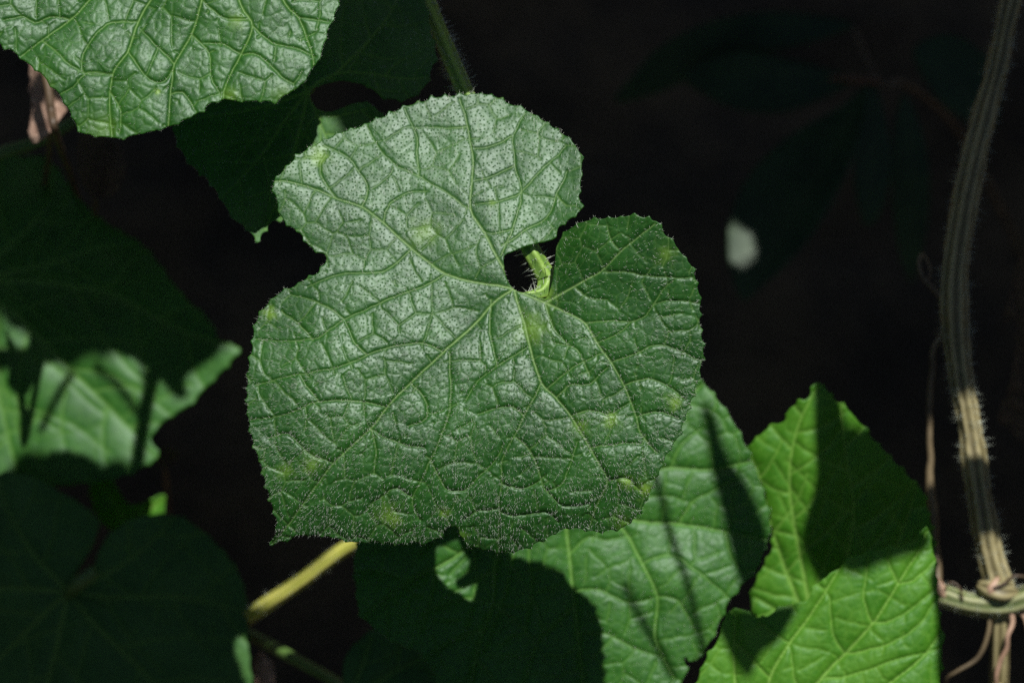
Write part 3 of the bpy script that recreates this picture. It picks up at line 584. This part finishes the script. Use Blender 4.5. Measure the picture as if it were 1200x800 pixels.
tube('tendril', [(1160,716,ZS+4),(1158,742,ZS+4),(1146,770,ZS+2),(1122,786,ZS),(1110,795,ZS-8),(1106,815,ZS-30)], [3,3,3,2.8,2.5,2], M_TWIG, vine, seg=10, step=3)
tube('tendril', [(1186,714,ZS+10),(1182,745,ZS+12),(1174,772,ZS+10),(1169,800,ZS+4),(1166,850,ZS-40)], [4,3,3.2,3,3], M_TAN, vine, seg=10, step=3, wob=3)
tube('tendril', [(1190,714,ZS+6),(1200,722,ZS+8),(1206,750,ZS),(1210,830,ZS-60)], [3,3.5,3,3], M_TAN, vine, seg=10, step=3)
tube('tendril', [(1104,348,ZS),(1094,338,ZS+4),(1082,326,ZS+8),(1077,310,ZS+6),(1080,298,ZS),(1088,308,ZS-4),(1090,322,ZS-2),(1086,330,ZS)], [5,4,3,2.6,2.4,2.2,2,1.6], M_TWIG, vine, seg=10, step=3)
tube('tendril', [(1112,378,ZS-6),(1100,394,ZS-10),(1093,420,ZS-14),(1091,480,ZS-16),(1089,540,ZS-20),(1092,600,ZS-24),(1096,660,ZS-24),(1098,690,ZS-10)], [3,3.5,4,4,4.5,7,7,5], M_TWIG, vine, seg=10, step=4, wob=2)
tube('tendril', [(1128,702,ZS+16),(1124,688,ZS+18),(1114,682,ZS+16),(1107,690,ZS+16)], [2,1.6,1.4,1], M_BROWN, vine, seg=8, step=2)
tube('tendril', [(1166,692,ZS+28),(1180,678,ZS+30),(1196,675,ZS+28),(1215,680,ZS+20)], [2,2.4,2,2], M_BROWN, vine, seg=8, step=3, wob=3)

# ------------------------------------------------------------------ dry leaves
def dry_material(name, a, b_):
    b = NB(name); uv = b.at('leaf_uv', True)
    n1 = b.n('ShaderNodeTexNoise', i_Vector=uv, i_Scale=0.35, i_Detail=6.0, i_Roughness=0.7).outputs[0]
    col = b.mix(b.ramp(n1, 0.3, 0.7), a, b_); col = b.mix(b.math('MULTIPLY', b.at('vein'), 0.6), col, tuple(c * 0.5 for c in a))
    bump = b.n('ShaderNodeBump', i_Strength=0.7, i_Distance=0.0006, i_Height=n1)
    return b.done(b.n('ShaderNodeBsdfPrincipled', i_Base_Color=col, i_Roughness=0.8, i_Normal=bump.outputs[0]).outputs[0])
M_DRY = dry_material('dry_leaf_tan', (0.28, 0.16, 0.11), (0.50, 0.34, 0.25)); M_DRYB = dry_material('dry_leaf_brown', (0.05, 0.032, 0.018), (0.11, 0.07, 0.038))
def dry_leaf(label, outline, base, z0, macro, mat, stalk, seed):
    t = empty('dry_leaf', P(*base, z0)); tag(t, label, 'dry leaf', 'withered brown leaves')
    far = np.mean(np.array(outline), 0); far = far + (far - np.array(base)) * 0.8
    pr = [[base, tuple((np.array(base) + far) / 2 + 4), tuple(far)]]
    b_ = build_blade('blade', outline, base, pr, auto_secondary(pr, seed, gap=20), macro, z0, 2.0, mat, t, cell=22, cell2=10, relief=(3, 2.5, 2, .5), teeth=(14, 2.5, 8), vw=1.8, seed=seed, thick=0.0003)
    tube('stalk', stalk, [3] + [4] * (len(stalk) - 1), M_BROWN, t, seg=10); return b_
DL = []
D1 = dry_leaf('tan withered leaf catching the sun beside the quilted upper leaf', [(33,66),(48,84),(66,104),(78,126),(68,144),(56,158),(42,168),(34,160),(36,130),(35,100)], (56, 150), -12 * CM,
         lambda X, Y: -0.9 * np.abs(X - 57 - 0.12 * (Y - 120)) + 4 * vnoise(X, Y, 20, 3), M_DRY, [(56,150,-12.4*CM),(58,175,-15*CM),(50,230,-24*CM),(40,300,-48*CM)], 101)
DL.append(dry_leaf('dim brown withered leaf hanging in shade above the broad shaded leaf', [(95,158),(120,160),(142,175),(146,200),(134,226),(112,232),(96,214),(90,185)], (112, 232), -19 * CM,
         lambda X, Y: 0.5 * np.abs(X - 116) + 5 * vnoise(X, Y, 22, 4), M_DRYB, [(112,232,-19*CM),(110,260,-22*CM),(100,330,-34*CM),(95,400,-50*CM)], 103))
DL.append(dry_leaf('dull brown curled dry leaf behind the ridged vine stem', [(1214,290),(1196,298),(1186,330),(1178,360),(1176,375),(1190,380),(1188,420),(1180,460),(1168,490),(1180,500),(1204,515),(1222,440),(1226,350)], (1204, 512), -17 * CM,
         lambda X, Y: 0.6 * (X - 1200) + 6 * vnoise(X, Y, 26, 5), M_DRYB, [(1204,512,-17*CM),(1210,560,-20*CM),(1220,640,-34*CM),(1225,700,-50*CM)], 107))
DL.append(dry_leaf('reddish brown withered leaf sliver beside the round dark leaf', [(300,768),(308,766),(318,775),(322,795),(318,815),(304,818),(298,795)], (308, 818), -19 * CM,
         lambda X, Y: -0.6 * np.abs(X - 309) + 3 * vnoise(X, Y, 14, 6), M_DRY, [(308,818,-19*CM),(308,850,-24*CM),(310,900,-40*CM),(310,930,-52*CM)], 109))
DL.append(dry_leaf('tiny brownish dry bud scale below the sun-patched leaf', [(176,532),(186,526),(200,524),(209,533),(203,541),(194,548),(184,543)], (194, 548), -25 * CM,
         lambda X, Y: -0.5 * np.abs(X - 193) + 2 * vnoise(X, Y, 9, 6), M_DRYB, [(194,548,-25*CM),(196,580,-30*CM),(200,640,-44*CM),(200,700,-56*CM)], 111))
tw = tube('plant_stem', [(-60,205,-16*CM),(0,180,-16.5*CM),(45,166,-17*CM),(90,140,-17.5*CM),(170,90,-20*CM),(260,40,-24*CM)], [9,9,8.5,8,8,8], M_DARKPET, None, ridges=4, seg=14)
tag(tw['obj'], 'dim olive green stem passing below the tan withered leaf', 'stem')
tw = tube('dry_twig', [(48,70,-10.9*CM),(56,100,-10.8*CM),(60,130,-10.8*CM),(66,160,-11.2*CM),(90,230,-24*CM),(95,300,-50*CM)], [5,5.5,6,5,5,5], M_BROWN, None, seg=12)
tag(tw['obj'], 'dark brown twig standing in front of the tan withered leaf', 'twig')

# ------------------------------------------------------------------ dark shrub at the back
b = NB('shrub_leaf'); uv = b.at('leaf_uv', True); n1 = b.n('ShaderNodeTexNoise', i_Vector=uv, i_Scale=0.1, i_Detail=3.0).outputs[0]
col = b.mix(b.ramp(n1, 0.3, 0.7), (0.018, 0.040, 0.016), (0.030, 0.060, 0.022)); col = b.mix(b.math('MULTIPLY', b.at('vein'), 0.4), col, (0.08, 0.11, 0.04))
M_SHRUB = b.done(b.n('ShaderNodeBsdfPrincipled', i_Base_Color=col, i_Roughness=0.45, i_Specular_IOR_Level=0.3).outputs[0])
ZB = -36 * CM
shrub = empty('shrub', P(1040, 95, ZB)); tag(shrub, 'dark glossy shrub with long pointed leaves in deep shade behind', 'shrub')
def lance(outline, base, tip, z0, gx, gy, seed, bow=0.0009):
    bs, tp = np.array(base, float), np.array(tip, float); mid = (bs + tp) / 2 + np.array([6, -6])
    pr = [[tuple(bs), tuple(mid), tuple(tp)]]; d = (tp - bs) / np.linalg.norm(tp - bs); nn = np.array([-d[1], d[0]])
    def mac(X, Y):
        s = (X - bs[0]) * nn[0] + (Y - bs[1]) * nn[1]; a = (X - bs[0]) * d[0] + (Y - bs[1]) * d[1]
        return 0.003 * s * s + gx * (X - bs[0]) + gy * (bs[1] - Y) - bow * a * a
    return build_blade('leaf', outline, base, pr, auto_secondary(pr, seed, gap=22, reach=0.3), mac, z0, 3.0, M_SHRUB, shrub, cell=40, cell2=20, relief=(1.2, 0.8, 0.0, 0.0), teeth=(30, 0.6, 20), vw=2.6, seed=seed)
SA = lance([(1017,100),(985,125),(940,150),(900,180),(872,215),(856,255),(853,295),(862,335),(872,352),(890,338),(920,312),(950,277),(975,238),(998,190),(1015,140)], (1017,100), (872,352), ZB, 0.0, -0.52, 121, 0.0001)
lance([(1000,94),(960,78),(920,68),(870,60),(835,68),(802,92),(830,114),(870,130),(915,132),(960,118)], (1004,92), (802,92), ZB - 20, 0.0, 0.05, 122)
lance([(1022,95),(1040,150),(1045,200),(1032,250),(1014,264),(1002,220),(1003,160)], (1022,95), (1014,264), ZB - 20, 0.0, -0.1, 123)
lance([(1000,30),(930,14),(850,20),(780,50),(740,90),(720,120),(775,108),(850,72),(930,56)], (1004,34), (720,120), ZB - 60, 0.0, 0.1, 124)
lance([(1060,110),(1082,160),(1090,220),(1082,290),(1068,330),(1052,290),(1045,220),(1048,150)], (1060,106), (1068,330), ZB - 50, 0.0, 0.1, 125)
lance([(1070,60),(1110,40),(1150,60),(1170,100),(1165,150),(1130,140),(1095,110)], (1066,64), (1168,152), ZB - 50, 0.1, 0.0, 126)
tube('stalk', [(972,92,ZB - 8),(1000,93,ZB - 2),(1030,96,ZB - 6)], [4, 5.5, 5], stem_material('stalk_red', (0.08, 0.03, 0.015), (0.13, 0.055, 0.025)), shrub, seg=12)
tube('stem', [(1000,34,ZB - 62),(1030,96,ZB - 8),(1062,100,ZB - 40),(1120,150,-42 * CM),(1180,260,-50 * CM),(1210,330,-60 * CM)], [3, 4.5, 4.5, 5, 6, 7], M_BROWN, shrub, seg=14)

# ------------------------------------------------------------------ unseen leaf canopy, added to cast the shade
bpy.context.view_layer.update()
dg = bpy.context.evaluated_depsgraph_get()
def inpoly(x, y, poly):
    p = np.array(poly, float); q = np.roll(p, -1, 0); c = np.zeros(len(x), bool)
    for a, b_ in zip(p, q):
        m = (a[1] <= y) != (b_[1] <= y)
        if a[1] != b_[1]: c ^= m & (x < a[0] + (y - a[1]) / (b_[1] - a[1]) * (b_[0] - a[0]))
    return c
def samples(B, step):
    m = B['used'].copy(); m2 = np.zeros_like(m); k = max(1, int(step / (B['X'][0, 1] - B['X'][0, 0] + 1e-9))); m2[::k, ::k] = True; m &= m2
    return B['X'][m], B['Y'][m], B['Z'][m]
lit, dark = [], []
def want(B, step, lit_polys=None, dark_polys=None, clip=True, neutral=False):
    x, y, z = samples(B, step); v = (x > -30) & (x < 1230) & (y > -20) & (y < 830) if clip else x > -1e9
    x, y, z = x[v], y[v], z[v]
    if lit_polys is not None:
        m = np.zeros(len(x), bool)
        for p in lit_polys: m |= inpoly(x, y, p)
    else:
        m = np.ones(len(x), bool)
        for p in dark_polys: m &= ~inpoly(x, y, p)
    W = P(x, y, z + 3); lit.extend(W[m]); dark.extend(W[~m]) if not neutral else None
ALL = [(-2000,-2000),(3000,-2000),(3000,3000),(-2000,3000)]
L4_LIT = [[(-40,450),(0,445),(50,440),(62,470),(45,512),(0,532),(-40,545)], [(82,458),(100,432),(150,420),(172,450),(197,488),(172,515),(145,532),(100,536),(72,540),(60,512)], [(214,452),(250,424),(252,444),(222,474)], [(260,405),(284,406),(270,420)]]
L6_DARK = [[(836,440),(842,500),(850,560),(860,620),(866,662),(876,700),(950,700),(950,430)]]
L7_LIT = [[(960,440),(946,470),(945,520),(950,575),(938,625),(960,650),(940,740),(860,740),(860,500)], [(966,462),(984,472),(986,505),(968,500)]]
L8_DARK = [[(840,708),(892,712),(934,704),(915,745),(890,768),(872,790),(850,745)], [(985,645),(1090,610),(1088,634),(1040,655),(1000,668)], [(1092,660),(1110,650),(1110,800),(1092,800),(1096,730)]]
want(Bm, 9, lit_polys=[ALL]); want(Bu, 10, lit_polys=[ALL]); want(Bs, 12, lit_polys=[[(285,266),(305,256),(332,252),(332,262),(310,276),(303,286)]])
want(Bl, 9, lit_polys=L4_LIT); want(Bc, 20, lit_polys=[]); want(Bw, 9, dark_polys=L6_DARK, neutral=True); want(Bd, 8, lit_polys=L7_LIT, neutral=True); want(Br, 9, dark_polys=L8_DARK, neutral=True); want(Bb, 15, lit_polys=[])
want(D1, 6, lit_polys=[ALL]); [want(q, 8, lit_polys=[]) for q in DL]; want(By, 6, lit_polys=[[(104,552),(126,552),(134,580),(128,590),(112,575)], [(130,580),(142,592),(138,606),(130,600)], [(168,588),(192,582),(188,598),(172,598)]])
want(SA, 5, lit_polys=[[(856,276),(870,274),(876,286),(868,298),(856,294)]])
k = np.linspace(0, 1, 40); lit.extend(P(291 + 124 * k, 722 - 85 * k, (-15 - 1.2 * (1 - k)) * CM + 8))
def stem_pts(T, lits):
    x, y, z = unP(T['W'])
    for a, b_, c, p in zip(x, y, z, T['W']):
        if -20 < b_ < 830 and a < 1230: (lit if any(lo < b_ < hi for lo, hi in lits) else dark).append(p + (np.array(EZ) + SUNN) * 0.004)
stem_pts(st, [(474, 548), (640, 700)]); stem_pts(pt, [(112, 900)]); lit.extend(P(np.linspace(1100, 1190, 14), 700.0, ZS + 14))
for px in np.arange(-60, 1270, 26):
    for py in np.arange(-60, 870, 26):
        d = P(px, py, 0) - CAMN; s = CAMN[2] / -d[2]; q = CAMN + d * s; q[2] = ground_h(q[0], q[1]) + 0.012; dark.append(q)
for zz in (-42 * CM, -36 * CM):
    for px in np.arange(640, 1240, 40):
        for py in np.arange(-20, 360, 40):
            if zz > -37 * CM and math.hypot(px - 877, py - 287) < 45: continue
            dark.append(P(px, py, zz))
lit = np.array(lit); dark = np.array(dark)
def blocked(p): return sc.ray_cast(dg, Vector(p) + SUNW * 0.002, SUNW)[0]
lit = np.array([p for p in lit if not blocked(p)]); dark = np.array([p for p in dark if not blocked(p)])
e1 = np.cross(SUNN, [0, 0, 1.0]); e1 /= np.linalg.norm(e1); e2 = np.cross(SUNN, e1)
lt = np.stack([lit @ e1, lit @ e2, lit @ SUNN], 1); dk = np.stack([dark @ e1, dark @ e2, dark @ SUNN], 1)
rr = np.random.default_rng(5); canopy = []; todo = np.ones(len(dk), bool); order = rr.permutation(len(dk)); missed = 0
def off_frame(c, r):
    x, y, z = unP(c); return (y + r / PX * 1.25 < -8) and z < 0.33 / PX
for oi in order:  # add out-of-view leaf discs that keep the sun off the dark points
    if not todo[oi]: continue
    p = dk[oi]; done = False
    for r in (0.085, 0.07, 0.055, 0.042, 0.032, 0.024, 0.017, 0.012, 0.008):
        for tr in range(26):
            a, q = rr.random() * 2 * math.pi, r * 0.75 * math.sqrt(rr.random()); cu, cv = p[0] + q * math.cos(a), p[1] + q * math.sin(a)
            hgt = p[2] + 0.05 + 0.85 * rr.random() ** (1.0 if r > 0.03 else 1.6)
            c = e1 * cu + e2 * cv + SUNN * hgt
            if not off_frame(c, r): continue
            dd = np.hypot(lt[:, 0] - cu, lt[:, 1] - cv)
            if np.any((dd < r * 1.16 + 0.0012) & (lt[:, 2] < hgt + r)): continue
            canopy.append((c, r)); todo &= ~((np.hypot(dk[:, 0] - cu, dk[:, 1] - cv) < r * 0.95) & (dk[:, 2] < hgt)); done = True; break
        if done: break
    if not done: missed += 1; todo[oi] = False
n_sun = len(canopy)
cen = np.array([0.0, 0.05, 0.42]); cf = [P(x, y, zc) for x in (-60, 600, 1260) for y in (-40, 400, 840) for zc in (0, 0.4 / PX, 0.7 / PX)]
while len(canopy) < n_sun + 80:  # more unseen leaves added all round to cut the skylight
    th, el = rr.random() * 2 * math.pi, math.asin(rr.uniform(-0.25, 1.0)); R_ = rr.uniform(0.5, 1.0); r = rr.uniform(0.07, 0.13)
    c = cen + R_ * np.array([math.cos(th) * math.cos(el), math.sin(th) * math.cos(el), math.sin(el)])
    x, y, z = unP(c); q = r * 1.4 / PX * DIST / max(DIST - z * PX, 0.02)
    if z > 0.62 / PX: continue
    if -60 - q < x < 1260 + q and -60 - q < y < 860 + q: continue
    if c[2] < 0.1: continue
    cu, cv, cw = c @ e1, c @ e2, c @ SUNN; dd = np.hypot(lt[:, 0] - cu, lt[:, 1] - cv)
    if np.any((dd < r * 1.2 + 0.002) & (lt[:, 2] < cw + r)): continue
    canopy.append((c, r))
print('canopy leaves', n_sun, len(canopy), 'of', len(dk), 'missed', missed)
V, F, n0 = [], [], 0
for c, r in canopy:
    ns = 30; a0 = rr.random() * 6.28; ph = rr.random() * 6.28
    tdir = (SUNN if len(V) < n_sun * 61 else SUNN * 0.2 + (c - cen) * 1.5 + np.array([0, 0, 0.3])) + 0.12 * rr.normal(size=3); tdir /= np.linalg.norm(tdir); u = np.cross(tdir, e2); u /= np.linalg.norm(u); v = np.cross(tdir, u)
    V.append(c + tdir * 0.0)
    for ring, f in ((1, 0.5), (2, 1.0)):
        for k in range(ns):
            a = 2 * math.pi * k / ns; ra = r * f * (1 + (0.11 * (0.5 + 0.5 * math.cos(5 * a + ph)) + 0.03 * (k % 2)) * f)
            V.append(c + (u * math.cos(a + a0) + v * math.sin(a + a0)) * ra + tdir * r * (0.05 * math.cos(3 * a) * f - 0.12 * f * f))
    for k in range(ns):
        k2 = (k + 1) % ns; F.append((n0, n0 + 1 + k, n0 + 1 + k2)); F.append((n0 + 1 + k, n0 + 1 + ns + k, n0 + 1 + ns + k2)); F.append((n0 + 1 + k, n0 + 1 + ns + k2, n0 + 1 + k2))
    n0 += 1 + 2 * ns
over = empty('added_shade_canopy', P(600, -900, -10 * CM)); tag(over, 'unseen leaf canopy added overhead to shade the soil and leaves', 'vine')  # added for its shade, stays out of view
fo = new_obj('added_shade_foliage', raw_mesh('added_shade_foliage', np.array(V) - np.array(over.location), np.array(F), 3), M_DEEP, over); fo['kind'] = 'stuff'
md = fo.modifiers.new('thickness', 'SOLIDIFY'); md.thickness = 0.0004
def shadow_tube(line, zr, zb, rad, seed):
    q = along_sun(np.array(line, float), zr, zb); x, y, z = unP(q); tube('shadow_runner', np.stack([x, y, z], 1), [rad] * len(x), M_PET, over, ridges=5, seg=10, seed=seed)  # unseen stem placed along the sun's path to cast this thin shadow line
shadow_tube([(776,500),(787,548),(797,600),(806,650),(818,710),(832,770)], -8 * CM, 15 * CM, 4.6, 1)
shadow_tube([(735,672),(744,696),(757,722),(772,750),(790,790)], -8 * CM, 15 * CM, 4.4, 2)
shadow_tube([(84,448),(72,470),(58,500),(46,530)], -20 * CM, 1 * CM, 5.5, 3)
shadow_tube([(110,440),(132,462),(150,490),(170,525)], -20 * CM, 1 * CM, 4.5, 4)
shadow_tube([(160,400),(167,450),(172,500)], -20 * CM, 1 * CM, 3.5, 5)

def shadow_leaf(poly, zr, zb):
    """unseen leaf added with its outline shaped to throw the given shadow"""
    q = along_sun(catmull(poly, 8, True), zr, zb); c = q.mean(0); n = len(q); o_ = np.array(over.location)
    mid = (q + c) / 2 + SUNN * 0.002; co = np.r_[q, mid, [c + SUNN * 0.003]]
    f = [(k, (k + 1) % n, n + (k + 1) % n, n + k) for k in range(n)] + [(n + k, n + (k + 1) % n, 2 * n) for k in range(n)]
    me = bpy.data.meshes.new('leaf'); me.from_pydata((co - o_).tolist(), [], f); me.polygons.foreach_set('use_smooth', np.ones(len(f), bool)); me.update()
    o = new_obj('leaf', me, M_DEEP, over); m_ = o.modifiers.new('thickness', 'SOLIDIFY'); m_.thickness = 0.0004  # added out of view, part of the shade canopy
shadow_leaf([(836,425),(842,500),(850,560),(859,620),(866,665),(880,705),(905,668),(909,611),(901,579),(890,548),(876,516),(860,485),(850,440)], -8.4 * CM, 15 * CM)
shadow_leaf([(836,705),(870,702),(892,708),(936,700),(915,745),(890,768),(874,796),(850,750)], -6.5 * CM, 17 * CM)
shadow_leaf([(985,640),(1040,618),(1092,604),(1090,632),(1040,652),(1000,666)], -6.5 * CM, 20 * CM)
shadow_leaf([(1092,668),(1112,650),(1118,720),(1112,810),(1096,800),(1098,735)], -6.5 * CM, 11 * CM)
shadow_leaf([(172,430),(188,462),(206,484),(219,482),(215,456),(234,436),(252,424),(258,404),(235,396),(195,405)], -20 * CM, 1 * CM)
shadow_leaf([(1090,556),(1140,548),(1205,545),(1212,590),(1195,628),(1150,640),(1105,640),(1088,600)], -12 * CM, 6 * CM)
shadow_leaf([(953,432),(948,480),(949,530),(952,575),(940,622),(948,655),(990,690),(1110,700),(1125,570),(1060,500),(1000,505),(972,500),(964,468),(962,435)], -10 * CM, 10 * CM)
shadow_leaf([(350,100),(385,90),(440,96),(480,88),(520,84),(522,118),(470,126),(452,148),(400,150),(352,148)], -4 * CM, 7 * CM)
shadow_leaf([(-70,416),(20,412),(70,404),(88,414),(70,432),(40,438),(0,446),(-70,455)], -20 * CM, 2 * CM)
